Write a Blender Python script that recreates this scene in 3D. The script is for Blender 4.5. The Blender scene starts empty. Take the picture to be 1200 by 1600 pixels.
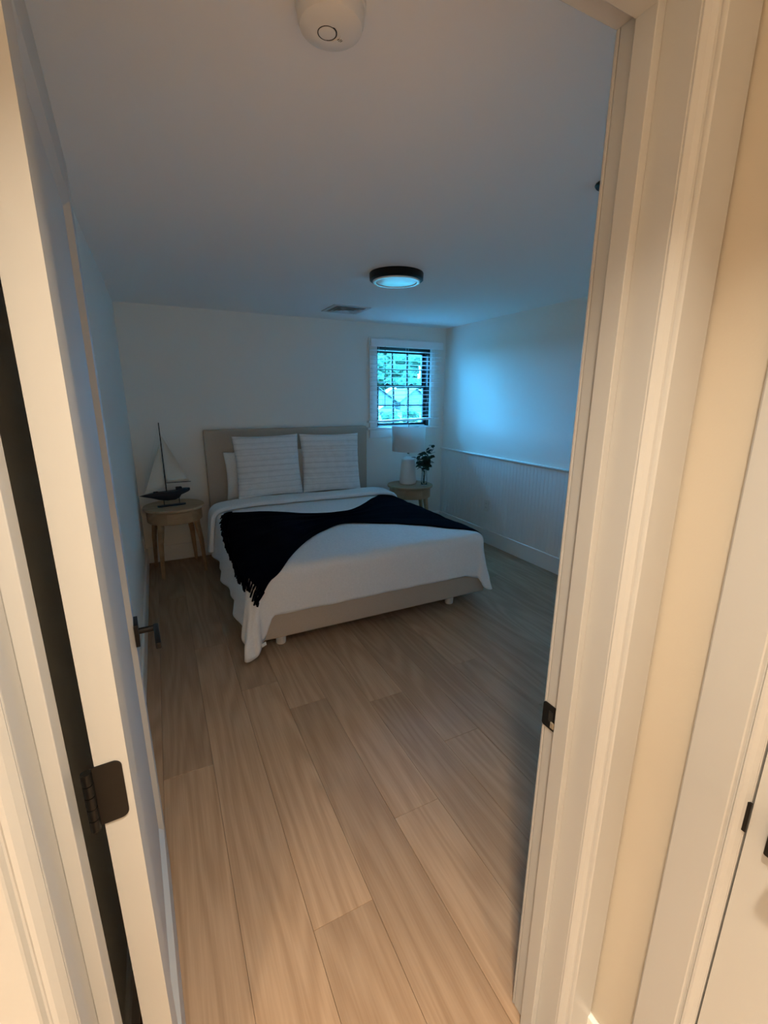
import bpy, bmesh, math, random
from mathutils import Vector, Matrix, noise
random.seed(7)
C = bpy.context.scene
COL = C.collection
PI = math.pi
rad = math.radians

# ------------------------------------------------------------------ camera
CAM_Z = 1.53
def camera():
    p, y, r, f = rad(14.42304), rad(26.58006), rad(0.19633), 699.618
    cp, sp, cy, sy = math.cos(p), math.sin(p), math.cos(y), math.sin(y)
    F = Vector((sy*cp, cy*cp, -sp)); R = Vector((cy, -sy, 0)); U = R.cross(F)
    cr, sr = math.cos(r), math.sin(r)
    R2 = cr*R + sr*U; U2 = -sr*R + cr*U
    cd = bpy.data.cameras.new('camera'); co = bpy.data.objects.new('camera', cd); COL.objects.link(co)
    m = Matrix((R2, U2, -F)).transposed().to_4x4(); m.translation = (0, 0, CAM_Z)
    co.matrix_world = m
    cd.sensor_fit = 'HORIZONTAL'; cd.sensor_width = 36.0; cd.lens = 36.0*f/1200.0
    cd.clip_start = 0.02; cd.clip_end = 500
    C.camera = co
camera()

# ------------------------------------------------------------------ light and exposure
SKY_COLOR = (0.075, 0.46, 1.0); SKY_STRENGTH = 210.0   # overcast: zenith three times the horizon
HALL_COLOR = (1.0, 0.84, 0.64)
C.view_settings.view_transform = 'Standard'; C.view_settings.look = 'None'
C.view_settings.gamma = 1.0; C.view_settings.use_curve_mapping = False
C.view_settings.exposure = 0.06
C.cycles.use_denoising = True
C.cycles.max_bounces = 14; C.cycles.diffuse_bounces = 9; C.cycles.transparent_max_bounces = 16
C.cycles.sample_clamp_indirect = 8.0
w = bpy.data.worlds.new('overcast_sky'); C.world = w; w.use_nodes = True
bg = w.node_tree.nodes['Background']; bg.inputs[0].default_value = (*SKY_COLOR, 1)
_tc = w.node_tree.nodes.new('ShaderNodeTexCoord'); _sx = w.node_tree.nodes.new('ShaderNodeSeparateXYZ'); _mr = w.node_tree.nodes.new('ShaderNodeMapRange')
w.node_tree.links.new(_tc.outputs['Generated'], _sx.inputs[0]); w.node_tree.links.new(_sx.outputs['Z'], _mr.inputs['Value'])
_mr.inputs['To Min'].default_value = SKY_STRENGTH/3; _mr.inputs['To Max'].default_value = SKY_STRENGTH
w.node_tree.links.new(_mr.outputs[0], bg.inputs[1])

def area_lamp(name, loc, size, power, color, rot=(0, 0, 0), shape='DISK', size_y=None):
    l = bpy.data.lights.new(name, 'AREA'); l.shape = shape; l.size = size
    if size_y: l.size_y = size_y
    l.energy = power; l.color = color
    o = bpy.data.objects.new(name, l); COL.objects.link(o); o.location = loc; o.rotation_euler = rot
    return o
for _x, _y, _p in ((0.16, 0.01, 13.5), (-0.75, -0.75, 27.0), (0.05, -1.55, 30.0)):      # first: downlight at the doorway; other two added, unseen, to bounce light inwards
    _l = area_lamp('hall_light_and_fill', (_x, _y, 2.272), 0.10, _p, HALL_COLOR); _l.data.spread = rad(106)
po = area_lamp('window_portal', (2.52, 4.69, 1.63), 0.70, 1.0, (1, 1, 1), (rad(90), 0, PI), 'RECTANGLE', 0.86)
po.rotation_euler = (rad(-90), 0, 0)
po.data.cycles.is_portal = True

# ------------------------------------------------------------------ materials
def new_mat(name, color, rough=0.6, spec=0.5, metal=0.0, bump=None, var=None, coord='Object'):
    """bump=(scale, strength, stretch xyz)  var=(scale, amount)"""
    m = bpy.data.materials.new(name); m.use_nodes = True
    n = m.node_tree.nodes; l = m.node_tree.links; b = n['Principled BSDF']
    b.inputs['Base Color'].default_value = (*color, 1); b.inputs['Roughness'].default_value = rough
    b.inputs['Specular IOR Level'].default_value = spec; b.inputs['Metallic'].default_value = metal
    tc = n.new('ShaderNodeTexCoord')
    if var:
        t = n.new('ShaderNodeTexNoise'); t.inputs['Scale'].default_value = var[0]; t.inputs['Detail'].default_value = 3
        l.new(tc.outputs[coord], t.inputs['Vector'])
        mx = n.new('ShaderNodeMix'); mx.data_type = 'RGBA'
        a = var[1]
        mx.inputs['A'].default_value = (*[c*(1-a) for c in color], 1); mx.inputs['B'].default_value = (*[min(1, c*(1+a)) for c in color], 1)
        l.new(t.outputs['Fac'], mx.inputs['Factor']); l.new(mx.outputs['Result'], b.inputs['Base Color'])
    if bump:
        mp = n.new('ShaderNodeMapping'); mp.inputs['Scale'].default_value = bump[2] if len(bump) > 2 else (1, 1, 1)
        l.new(tc.outputs[coord], mp.inputs['Vector'])
        t = n.new('ShaderNodeTexNoise'); t.inputs['Scale'].default_value = bump[0]; t.inputs['Detail'].default_value = 2
        l.new(mp.outputs['Vector'], t.inputs['Vector'])
        bp = n.new('ShaderNodeBump'); bp.inputs['Strength'].default_value = bump[1]; bp.inputs['Distance'].default_value = 0.002
        l.new(t.outputs['Fac'], bp.inputs['Height']); l.new(bp.outputs['Normal'], b.inputs['Normal'])
    return m

def wood_mat(name, dark, light, axis=1, rough=0.42, ring=9.0, scale=1.0):
    m = bpy.data.materials.new(name); m.use_nodes = True
    n = m.node_tree.nodes; l = m.node_tree.links; b = n['Principled BSDF']
    geo = n.new('ShaderNodeNewGeometry'); oi = n.new('ShaderNodeObjectInfo')
    mul = n.new('ShaderNodeMath'); mul.operation = 'MULTIPLY'; mul.inputs[1].default_value = 41.0
    l.new(oi.outputs['Random'], mul.inputs[0])
    add = n.new('ShaderNodeVectorMath'); add.operation = 'ADD'
    l.new(geo.outputs['Position'], add.inputs[0]); l.new(mul.outputs[0], add.inputs[1])
    def mapped(s_across, s_along):
        mp = n.new('ShaderNodeMapping'); s = [s_across*scale]*3; s[axis] = s_along*scale
        mp.inputs['Scale'].default_value = s; l.new(add.outputs[0], mp.inputs['Vector']); return mp
    a = mapped(5.0, 0.5)
    n1 = n.new('ShaderNodeTexNoise'); n1.inputs['Scale'].default_value = 1.0; n1.inputs['Detail'].default_value = 1.5
    l.new(a.outputs[0], n1.inputs['Vector'])
    k = n.new('ShaderNodeMath'); k.operation = 'MULTIPLY'; k.inputs[1].default_value = ring*2*PI; l.new(n1.outputs['Fac'], k.inputs[0])
    s = n.new('ShaderNodeMath'); s.operation = 'SINE'; l.new(k.outputs[0], s.inputs[0])
    s2 = n.new('ShaderNodeMath'); s2.operation = 'MULTIPLY_ADD'; s2.inputs[1].default_value = 0.5; s2.inputs[2].default_value = 0.5; l.new(s.outputs[0], s2.inputs[0])
    f = mapped(170, 5.0)
    n2 = n.new('ShaderNodeTexNoise'); n2.inputs['Scale'].default_value = 1.0; n2.inputs['Detail'].default_value = 3; l.new(f.outputs[0], n2.inputs['Vector'])
    mixf = n.new('ShaderNodeMath'); mixf.operation = 'MULTIPLY_ADD'; mixf.inputs[1].default_value = 0.36; l.new(s2.outputs[0], mixf.inputs[0])
    h = n.new('ShaderNodeMath'); h.operation = 'MULTIPLY'; h.inputs[1].default_value = 0.85; l.new(n2.outputs['Fac'], h.inputs[0]); l.new(h.outputs[0], mixf.inputs[2])
    mx = n.new('ShaderNodeMix'); mx.data_type = 'RGBA'; mx.inputs['A'].default_value = (*light, 1); mx.inputs['B'].default_value = (*dark, 1)
    l.new(mixf.outputs[0], mx.inputs['Factor'])
    hs = n.new('ShaderNodeHueSaturation')
    mr = n.new('ShaderNodeMapRange'); mr.inputs['To Min'].default_value = 0.87; mr.inputs['To Max'].default_value = 1.08
    l.new(oi.outputs['Random'], mr.inputs['Value']); l.new(mr.outputs[0], hs.inputs['Value']); l.new(mx.outputs['Result'], hs.inputs['Color'])
    l.new(hs.outputs[0], b.inputs['Base Color'])
    b.inputs['Roughness'].default_value = rough; b.inputs['Specular IOR Level'].default_value = 0.35
    bp = n.new('ShaderNodeBump'); bp.inputs['Strength'].default_value = 0.08; bp.inputs['Distance'].default_value = 0.001
    l.new(n2.outputs['Fac'], bp.inputs['Height']); l.new(bp.outputs['Normal'], b.inputs['Normal'])
    return m

def weave_mat(name, color, scale=900, strength=0.25, sheen=0.0, rough=0.9):
    m = bpy.data.materials.new(name); m.use_nodes = True
    n = m.node_tree.nodes; l = m.node_tree.links; b = n['Principled BSDF']
    tc = n.new('ShaderNodeTexCoord'); outs = []
    for st in ((1, 0.12, 0.12), (0.12, 0.12, 1)):
        mp = n.new('ShaderNodeMapping'); mp.inputs['Scale'].default_value = st; l.new(tc.outputs['Object'], mp.inputs['Vector'])
        t = n.new('ShaderNodeTexNoise'); t.inputs['Scale'].default_value = scale; t.inputs['Detail'].default_value = 1; l.new(mp.outputs[0], t.inputs['Vector']); outs.append(t.outputs['Fac'])
    ad = n.new('ShaderNodeMath'); ad.operation = 'ADD'; l.new(outs[0], ad.inputs[0]); l.new(outs[1], ad.inputs[1])
    mx = n.new('ShaderNodeMix'); mx.data_type = 'RGBA'
    mx.inputs['A'].default_value = (*[c*0.82 for c in color], 1); mx.inputs['B'].default_value = (*[min(1, c*1.15) for c in color], 1)
    hf = n.new('ShaderNodeMath'); hf.operation = 'MULTIPLY'; hf.inputs[1].default_value = 0.5; l.new(ad.outputs[0], hf.inputs[0])
    l.new(hf.outputs[0], mx.inputs['Factor']); l.new(mx.outputs['Result'], b.inputs['Base Color'])
    b.inputs['Roughness'].default_value = rough; b.inputs['Specular IOR Level'].default_value = 0.15
    b.inputs['Sheen Weight'].default_value = sheen
    bp = n.new('ShaderNodeBump'); bp.inputs['Strength'].default_value = strength; bp.inputs['Distance'].default_value = 0.001
    l.new(ad.outputs[0], bp.inputs['Height']); l.new(bp.outputs['Normal'], b.inputs['Normal'])
    return m

def pane_mat(name):
    m = bpy.data.materials.new(name); m.use_nodes = True
    n = m.node_tree.nodes; l = m.node_tree.links
    for x in list(n):
        if x.type == 'BSDF_PRINCIPLED': n.remove(x)
    t = n.new('ShaderNodeBsdfTransparent'); g = n.new('ShaderNodeBsdfGlossy'); g.inputs['Roughness'].default_value = 0.02
    fr = n.new('ShaderNodeFresnel'); fr.inputs['IOR'].default_value = 1.45; mx = n.new('ShaderNodeMixShader')
    t.inputs['Color'].default_value = (0.93, 0.97, 0.96, 1)
    l.new(fr.outputs[0], mx.inputs[0]); l.new(t.outputs[0], mx.inputs[1]); l.new(g.outputs[0], mx.inputs[2])
    l.new(mx.outputs[0], n['Material Output'].inputs['Surface'])
    return m

M = dict(
    hallwall=new_mat('darkened_hall_cream', (0.52, 0.475, 0.40), 0.75, 0.25, bump=(260, 0.06)),  # cream of its own, also darkened to balance the hall light
    white=new_mat('white_trim_paint', (0.86, 0.845, 0.81), 0.38, 0.5, bump=(60, 0.03)),
    wall=new_mat('wall_paint', (0.88, 0.86, 0.80), 0.75, 0.25, bump=(260, 0.06)),
    ceiling=new_mat('ceiling_paint', (0.90, 0.89, 0.87), 0.85, 0.2, bump=(220, 0.06)),
    trim=new_mat('darkened_trim_paint', (0.46, 0.46, 0.45), 0.38, 0.5, bump=(60, 0.03)),  # white trim again, darkened to stand in for a dimmer hall light
    door=new_mat('darkened_door_paint', (0.50, 0.50, 0.485), 0.5, 0.5, bump=(60, 0.03)),  # door white, darkened in the colour to balance the bright hall
    bead=new_mat('beadboard_paint', (0.86, 0.85, 0.82), 0.55, 0.4),
    subfloor=new_mat('subfloor_dark', (0.05, 0.035, 0.025), 0.9),
    plank=wood_mat('oak_plank', (0.33, 0.21, 0.125), (0.515, 0.36, 0.235), 1, 0.45, 12.0),
    tablewood=wood_mat('pale_oak', (0.34, 0.215, 0.115), (0.52, 0.355, 0.21), 0, 0.45, 4.0, 1.6),
    black=new_mat('black_metal', (0.012, 0.011, 0.010), 0.42, 0.5, 0.6, var=(30, 0.3)),
    sash=new_mat('black_sash', (0.008, 0.009, 0.011), 0.5, 0.4, var=(20, 0.2)),
    linen=weave_mat('beige_linen', (0.52, 0.43, 0.34), 700, 0.3),
    duvet=weave_mat('white_cotton', (0.86, 0.85, 0.83), 500, 0.12),
    mattress=new_mat('mattress_ticking', (0.75, 0.73, 0.70), 0.9, 0.2, bump=(80, 0.2)),
    throw=weave_mat('navy_knit', (0.0020, 0.0024, 0.0065), 350, 0.6, 0.0, 0.95),
    pillow=weave_mat('pillow_cotton', (0.85, 0.84, 0.82), 450, 0.15),
    plastic=new_mat('white_plastic', (0.80, 0.78, 0.73), 0.6, 0.3, var=(8, 0.03)),
    slat=new_mat('white_slat', (0.92, 0.92, 0.92), 0.35, 0.5, bump=(40, 0.05)),
    cord=new_mat('blind_cord', (0.7, 0.69, 0.66), 0.8),
    darkcord=new_mat('dark_cord', (0.05, 0.05, 0.05), 0.8),
    ceramic=new_mat('white_ceramic', (0.78, 0.77, 0.74), 0.45, 0.5, bump=(30, 0.15), var=(10, 0.04)),
    shade=weave_mat('shade_linen', (0.80, 0.78, 0.75), 800, 0.15),
    brass=new_mat('dark_brass', (0.10, 0.08, 0.05), 0.4, 0.5, 0.8),
    navy=new_mat('navy_hull_paint', (0.006, 0.009, 0.022), 0.45, 0.5, var=(14, 0.4)),
    sail=weave_mat('cream_sailcloth', (0.75, 0.71, 0.62), 900, 0.15),
    foot=new_mat('white_wood_foot', (0.72, 0.68, 0.62), 0.5, 0.4, var=(12, 0.05)),
    leaf=new_mat('eucalyptus_leaf', (0.030, 0.060, 0.040), 0.6, 0.3, var=(25, 0.5)),
    stem=new_mat('green_stem', (0.06, 0.07, 0.04), 0.7),
    dark=new_mat('dark_void', (0.01, 0.01, 0.01), 0.9),
    lens=new_mat('lamp_lens', (0.90, 0.90, 0.90), 0.24, 0.9, var=(5, 0.02)),
    print=new_mat('dark_print', (0.02, 0.018, 0.015), 0.6),
    ductgrey=new_mat('duct_grey', (0.38, 0.37, 0.36), 0.7, 0.3),
    vent=new_mat('vent_metal', (0.60, 0.595, 0.58), 0.5, 0.5, var=(6, 0.05)),
    grass=new_mat('lawn_grass', (0.016, 0.03, 0.016), 0.95, 0.1, var=(1.5, 0.5)),
    road=new_mat('asphalt', (0.03, 0.03, 0.03), 0.9, 0.2, var=(3, 0.15)),
    foliage=new_mat('tree_foliage', (0.018, 0.035, 0.018), 0.9, 0.1, var=(1.8, 0.85)),
    hedge=new_mat('hedge_foliage', (0.013, 0.028, 0.013), 0.9, 0.1, var=(2.5, 0.7)),
    bark=new_mat('bark', (0.07, 0.055, 0.04), 0.9, 0.1, var=(3, 0.4)),
    siding=new_mat('pale_siding', (0.055, 0.055, 0.05), 0.8, 0.2, bump=(3, 0.3, (0.1, 0.1, 8))),
    roof=new_mat('pale_roof', (0.035, 0.035, 0.033), 0.9, 0.1, var=(2, 0.2)),
    darkroof=new_mat('grey_roof', (0.012, 0.013, 0.013), 0.9, 0.1, var=(2, 0.25)),
    carpaint=new_mat('pale_car_paint', (0.06, 0.06, 0.06), 0.3, 0.5, 0.2, var=(2, 0.03)),
    glassdark=new_mat('dark_glass', (0.02, 0.022, 0.025), 0.08, 0.5, var=(1, 0.1)),
    tyre=new_mat('tyre_rubber', (0.015, 0.015, 0.015), 0.9, 0.2),
    pane=pane_mat('window_glass'),
)
M['throw'].node_tree.nodes['Principled BSDF'].inputs['Specular IOR Level'].default_value = 0.02
_g = new_mat('vase_glass', (0.93, 0.96, 0.96), 0.02, 0.5)
_g.node_tree.nodes['Principled BSDF'].inputs['Transmission Weight'].default_value = 1.0
M['glass'] = _g
def ribbed_rig():   # woven stripes of the ribbed covers
    m = weave_mat('ribbed_cotton', (0.85, 0.84, 0.82), 450, 0.15); M['ribbed'] = m; n = m.node_tree.nodes; l = m.node_tree.links; b = n['Principled BSDF']
    tc = n.new('ShaderNodeTexCoord'); sp = n.new('ShaderNodeSeparateXYZ'); l.new(tc.outputs['Object'], sp.inputs[0])
    nz = n.new('ShaderNodeTexNoise'); nz.inputs['Scale'].default_value = 14; l.new(tc.outputs['Object'], nz.inputs['Vector'])
    a = n.new('ShaderNodeMath'); a.operation = 'MULTIPLY_ADD'; a.inputs[1].default_value = .016; l.new(nz.outputs['Fac'], a.inputs[0]); l.new(sp.outputs['Z'], a.inputs[2])
    k = n.new('ShaderNodeMath'); k.operation = 'MULTIPLY'; k.inputs[1].default_value = 2*PI/.052; l.new(a.outputs[0], k.inputs[0])
    s_ = n.new('ShaderNodeMath'); s_.operation = 'SINE'; l.new(k.outputs[0], s_.inputs[0])
    mr = n.new('ShaderNodeMapRange'); mr.inputs['From Min'].default_value = .55; mr.inputs['From Max'].default_value = 1.0; l.new(s_.outputs[0], mr.inputs['Value'])
    src = b.inputs['Base Color'].links[0].from_socket
    mx = n.new('ShaderNodeMix'); mx.data_type = 'RGBA'; mx.inputs['B'].default_value = (.72, .712, .695, 1); l.new(mr.outputs[0], mx.inputs['Factor']); l.new(src, mx.inputs['A']); l.new(mx.outputs['Result'], b.inputs['Base Color'])
ribbed_rig()
def shade_rig():   # a little light passes through the fabric
    m = M['shade']; n = m.node_tree.nodes; l = m.node_tree.links
    t = n.new('ShaderNodeBsdfTranslucent'); t.inputs['Color'].default_value = (0.8, 0.78, 0.75, 1)
    mx = n.new('ShaderNodeMixShader'); mx.inputs[0].default_value = 0.3
    l.new(n['Principled BSDF'].outputs[0], mx.inputs[1]); l.new(t.outputs[0], mx.inputs[2]); l.new(mx.outputs[0], n['Material Output'].inputs['Surface'])
shade_rig()

# ------------------------------------------------------------------ mesh helpers
def tag(o, label=None, cat=None, group=None, kind=None):
    if label: o['label'] = label
    if cat: o['category'] = cat
    if group: o['group'] = group
    if kind: o['kind'] = kind
    return o
def empty(name, loc=(0, 0, 0), rz=0.0, **k):
    o = bpy.data.objects.new(name, None); COL.objects.link(o); o.location = loc; o.rotation_euler = (0, 0, rz); o.empty_display_size = 0.05
    return tag(o, **k)
def obj(name, bm, mat, parent=None, smooth=False, loc=None, rot=None, **k):
    me = bpy.data.meshes.new(name); bm.normal_update(); bm.to_mesh(me); bm.free()
    me.materials.append(mat)
    if smooth:
        for p in me.polygons: p.use_smooth = True
    o = bpy.data.objects.new(name, me); COL.objects.link(o)
    if parent: o.parent = parent
    if loc: o.location = loc
    if rot: o.rotation_euler = rot
    if smooth == 'auto':
        try:
            me.set_sharp_from_angle(angle=rad(35))
        except Exception: pass
    return tag(o, **k)
def link_copy(o, parent, loc=None, rot=None):
    c = o.copy(); COL.objects.link(c); c.parent = parent
    if loc is not None: c.location = loc
    if rot is not None: c.rotation_euler = rot
    return c
def copy_tree(o, parent=None):
    c = o.copy(); COL.objects.link(c); c.parent = parent
    for ch in list(o.children): copy_tree(ch, c)
    return c
def box(bm, x0, x1, y0, y1, z0, z1, bev=0.0, seg=1, mtx=None):
    r = bmesh.ops.create_cube(bm, size=1.0)
    vs = r['verts']
    for v in vs:
        v.co = Vector((x0+(v.co.x+.5)*(x1-x0), y0+(v.co.y+.5)*(y1-y0), z0+(v.co.z+.5)*(z1-z0)))
    if bev > 0:
        es = list({e for v in vs for e in v.link_edges})
        rr = bmesh.ops.bevel(bm, geom=es, offset=bev, segments=seg, affect='EDGES', profile=0.5)
        vs = list({v for f in rr['faces'] for v in f.verts} | {v for v in vs if v.is_valid})
    if mtx is not None:
        for v in vs: v.co = mtx @ v.co
    return bm
def B(*a, **k):
    return box(bmesh.new(), *a, **k)
def lathe(bm, prof, seg=32, cx=0, cy=0, close=True):
    rings = []
    for r, z in prof:
        if r < 1e-6: rings.append([bm.verts.new((cx, cy, z))])
        else: rings.append([bm.verts.new((cx+r*math.cos(2*PI*i/seg), cy+r*math.sin(2*PI*i/seg), z)) for i in range(seg)])
    for a, b in zip(rings, rings[1:]):
        for i in range(seg):
            j = (i+1) % seg
            if len(a) == 1 and len(b) == 1: continue
            if len(a) == 1: bm.faces.new((a[0], b[j], b[i]))
            elif len(b) == 1: bm.faces.new((a[i], a[j], b[0]))
            else: bm.faces.new((a[i], a[j], b[j], b[i]))
    bmesh.ops.recalc_face_normals(bm, faces=bm.faces)
    return bm
def tube(bm, pts, r, seg=8, r1=None):
    pts = [Vector(p) for p in pts]; rings = []
    for i, p in enumerate(pts):
        d = (pts[min(i+1, len(pts)-1)]-pts[max(i-1, 0)]).normalized()
        up = Vector((0, 0, 1)) if abs(d.z) < 0.9 else Vector((1, 0, 0))
        a = d.cross(up).normalized(); b = d.cross(a).normalized()
        rr = r if r1 is None else r+(r1-r)*i/(len(pts)-1)
        rings.append([bm.verts.new(p+a*rr*math.cos(2*PI*k/seg)+b*rr*math.sin(2*PI*k/seg)) for k in range(seg)])
    for a, b in zip(rings, rings[1:]):
        for k in range(seg): bm.faces.new((a[k], a[(k+1) % seg], b[(k+1) % seg], b[k]))
    bm.faces.new(rings[0]); bm.faces.new(list(reversed(rings[-1])))
    bmesh.ops.recalc_face_normals(bm, faces=bm.faces)
    return bm
def prism(bm, poly, h0, h1, f):
    """poly of 2D points extruded between h0 and h1; f(u, v, h) -> 3D"""
    a = [bm.verts.new(f(u, v, h0)) for u, v in poly]; b = [bm.verts.new(f(u, v, h1)) for u, v in poly]
    n = len(poly)
    for i in range(n): bm.faces.new((a[i], a[(i+1) % n], b[(i+1) % n], b[i]))
    bm.faces.new(list(reversed(a))); bm.faces.new(b)
    bmesh.ops.recalc_face_normals(bm, faces=bm.faces)
    return bm
def rrect(u0, u1, v0, v1, r, corners=(1, 1, 1, 1), n=6):
    out = []
    for (cx, cy, a0, on) in ((u1-r, v1-r, 0, corners[0]), (u0+r, v1-r, 90, corners[1]), (u0+r, v0+r, 180, corners[2]), (u1-r, v0+r, 270, corners[3])):
        if on:
            for i in range(n+1): out.append((cx+r*math.cos(rad(a0+90*i/n)), cy+r*math.sin(rad(a0+90*i/n))))
        else:
            out.append((cx+(r if a0 in (0, 270) else -r), cy+(r if a0 in (0, 90) else -r)))
    return out
def grid(bm, nu, nv, f):
    vs = [[bm.verts.new(f(i/nu, j/nv)) for j in range(nv+1)] for i in range(nu+1)]
    for i in range(nu):
        for j in range(nv): bm.faces.new((vs[i][j], vs[i+1][j], vs[i+1][j+1], vs[i][j+1]))
    return vs

# ------------------------------------------------------------------ dimensions
XL, XR = -0.215, 3.06          # room side walls
YR, YH = 0.577, 0.449          # door wall: room face, hall face
YB = 4.55                      # back wall
ZC = 2.28
DX0, DX1, DZ = -0.146, 0.668, 2.052   # door opening between jambs
HX1, HX0, HY0 = 0.770, -1.30, -2.20   # hall extents
WX0, WX1, WZ0, WZ1 = 2.18, 2.86, 1.205, 2.05   # window opening

# ------------------------------------------------------------------ structure
def S(name, bm, mat, **k):
    return obj(name, bm, mat, kind='structure', **k)
fl = S('floor', B(HX0-.1, XR+.1, HY0-.1, YB+.1, -0.08, -0.010), M['subfloor'])
pw, px0 = 0.193, 0.06
known = {1: [-1.2, 0.962, 2.205, 4.3], 3: [-0.7, 1.178, 3.2], 4: [0.05, 1.82, 3.7], 2: [-0.3, 1.95, 3.9], 0: [-0.9, 0.55, 2.75], -1: [-0.5, 1.75, 3.6], 5: [-0.4, 1.42, 3.35], 6: [0.9, 2.6], 7: [0.3, 1.9, 3.95]}
for k in range(-7, 16):
    xa, xb = max(px0+k*pw, HX0), min(px0+(k+1)*pw, XR)
    if xb-xa < 0.01: continue
    y0 = HY0
    ys = known.get(k)
    if ys is None:
        ys = []; y = -2.2+random.uniform(0.4, 1.9)
        while y < YB-.3: ys.append(y); y += random.uniform(1.3, 2.1)
    ends = [HY0]+[y for y in ys if HY0+.1 < y < YB-.1]+[YB]
    for a, b in zip(ends, ends[1:]):
        bm = bmesh.new(); dz = random.uniform(-0.0003, 0.0003)
        box(bm, xa+.0004, xb-.0004, a+.0004, b-.0004, -0.0098, dz, bev=0.0009)
        obj('plank', bm, M['plank'], fl)
S('ceiling', B(HX0-.1, XR+.15, HY0-.1, YB+.15, ZC, ZC+.12), M['ceiling'])
S('wall_left', B(XL-.12, XL, YR, YB+.15, 0, ZC), M['wall'])
wr = S('wall_right', B(XR, XR+.12, YR-.13, YB+.15, 0, ZC), M['wall'])
bm = bmesh.new()
for a in ((XL-.12, WX0, 0, ZC), (WX1, XR+.12, 0, ZC), (WX0, WX1, 0, WZ0), (WX0, WX1, WZ1, ZC)): box(bm, a[0], a[1], YB, YB+.15, a[2], a[3])
S('wall_back', bm, M['wall'])
JT = 0.018
bm = bmesh.new()
for a in ((HX0-.1, DX0-JT, 0, ZC), (DX1+JT, XR, 0, ZC), (DX0-JT, DX1+JT, DZ+JT, ZC)): box(bm, a[0], a[1], YH, YR-.001, a[2], a[3])
S('wall_front', bm, M['wall'])
# hall side wall with the opening of the second door
H2Y1, H2Y0 = 0.2485, -0.52
bm = bmesh.new()
for a in ((H2Y1+JT, YH, 0, ZC), (HY0, H2Y0-JT, 0, ZC), (H2Y0-JT, H2Y1+JT, DZ+JT, ZC)): box(bm, HX1, HX1+.12, a[0], a[1], a[2], a[3])
S('wall_hall_side', bm, M['hallwall'])
S('wall_hall_far', B(HX0-.1, HX0, HY0, YH, 0, ZC), M['wall'])
S('wall_hall_end', B(HX0-.1, HX1+.12, HY0-.1, HY0, 0, ZC), M['wall'])
S('wall_leak_block', B(HX1+.12, HX1+.9, -.75, -.69, 0, ZC), M['wall']); S('wall_leak_block_end', B(HX1+.84, HX1+.9, -.69, YH, 0, ZC), M['wall'])  # unseen walls added behind the second door to keep skylight out of its gap
def baseboard(name, x0, x1, y0, y1, h=0.145):
    bm = bmesh.new(); box(bm, x0, x1, y0, y1, 0.001, h, bev=0.004); return S(name, bm, M['white'])
baseboard('baseboard_left', XL, XL+.015, YR+.001, YB)
baseboard('baseboard_right', XR-.018, XR, YR, YB, 0.155)
baseboard('baseboard_back', XL+.015, XR-.018, YB-.015, YB, 0.155)
baseboard('baseboard_front', DX1+.115, XR-.018, YR, YR+.015)
baseboard('baseboard_hall', HX1-.014, HX1, 0.352, YH, 0.125)
# beadboard wainscot and chair rail on the window-side wall
bm = bmesh.new(); y = YR; pitch = 0.0445
while y < YB-.001:
    y1 = min(y+pitch, YB); w_ = y1-y
    pts = [(0, 0.0036), (0.0025, 0.0036), (0.0045, 0.006), (w_*.5-.003, 0.006), (w_*.5, 0.0067), (w_*.5+.003, 0.006), (w_-.0045, 0.006), (w_-.0025, 0.0036), (w_, 0.0036)]
    lo = [bm.verts.new((XR-.002-d, y+t, 0.15)) for t, d in pts]; hi = [bm.verts.new((XR-.002-d, y+t, 0.925)) for t, d in pts]
    for i in range(len(pts)-1): bm.faces.new((lo[i], hi[i], hi[i+1], lo[i+1]))
    y = y1
obj('beadboard', bm, M['bead'], wr, kind='stuff')
bm = bmesh.new()
prism(bm, [(0, .918), (.012, .918), (.016, .926), (.030, .930), (.032, .938), (.028, .944), (0, .944)], YR, YB, lambda u, v, h: Vector((XR-u, h, v)))
obj('chair_rail', bm, M['white'], wr)

# door frame: jambs, stops, casings
tr = empty('trim_1', (0, 0, 0), kind='structure')
SX = 0.016
def vstrip(name, x0, x1, y0, y1, z0, z1, bev=0.002):
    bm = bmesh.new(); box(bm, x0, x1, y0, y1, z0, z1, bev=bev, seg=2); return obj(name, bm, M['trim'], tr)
for (a, b) in ((DX0-JT, DX0), (DX1, DX1+JT)):
    vstrip('jamb', a, b, YH, YR-.007, 0, DZ+JT)
    vstrip('jamb_edge', a, b, YR-.0062, YR, 0, DZ+JT, 0.0015)
vstrip('jamb_head', DX0, DX1, YH, YR, DZ, DZ+JT)
vstrip('door_stop', DX0, DX0+SX, .4997, .533, 0, DZ, 0.0012)
vstrip('door_stop', DX1-SX, DX1, .4997, .533, 0, DZ, 0.0012)
vstrip('door_stop', DX0+SX, DX1-SX, .4997, .533, DZ-SX, DZ, 0.0012)
PROF = [(0, 0), (0, .002), (.005, .0085), (.011, .0135), (.015, .0145), (.0175, .0115), (.0195, .0115), (.022, .0165), (.024, .018), (.0935, .018), (.097, .0155), (.097, 0)]
def casing_v(parent, xi, sx, y0, sy, ztop, wmax=None):
    bm = bmesh.new()
    prof = [(min(u, wmax) if wmax else u, d) for u, d in PROF]
    prism(bm, prof, 0, ztop, lambda u, v, h: Vector((xi+sx*u, y0+sy*v, h)))
    return obj('casing', bm, M['trim'], parent)
def casing_h(parent, x0, x1, y0, sy, zi):
    bm = bmesh.new(); prism(bm, PROF, x0, x1, lambda u, v, h: Vector((h, y0+sy*v, zi+u))); return obj('casing_head', bm, M['trim'], parent)
RV = 0.001
casing_v(tr, DX1+RV, 1, YH, -1, DZ+RV); casing_v(tr, DX0-RV, -1, YH, -1, DZ+RV)
casing_h(tr, DX0-RV-.097, DX1+RV+.097, YH, -1, DZ+RV)
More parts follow.
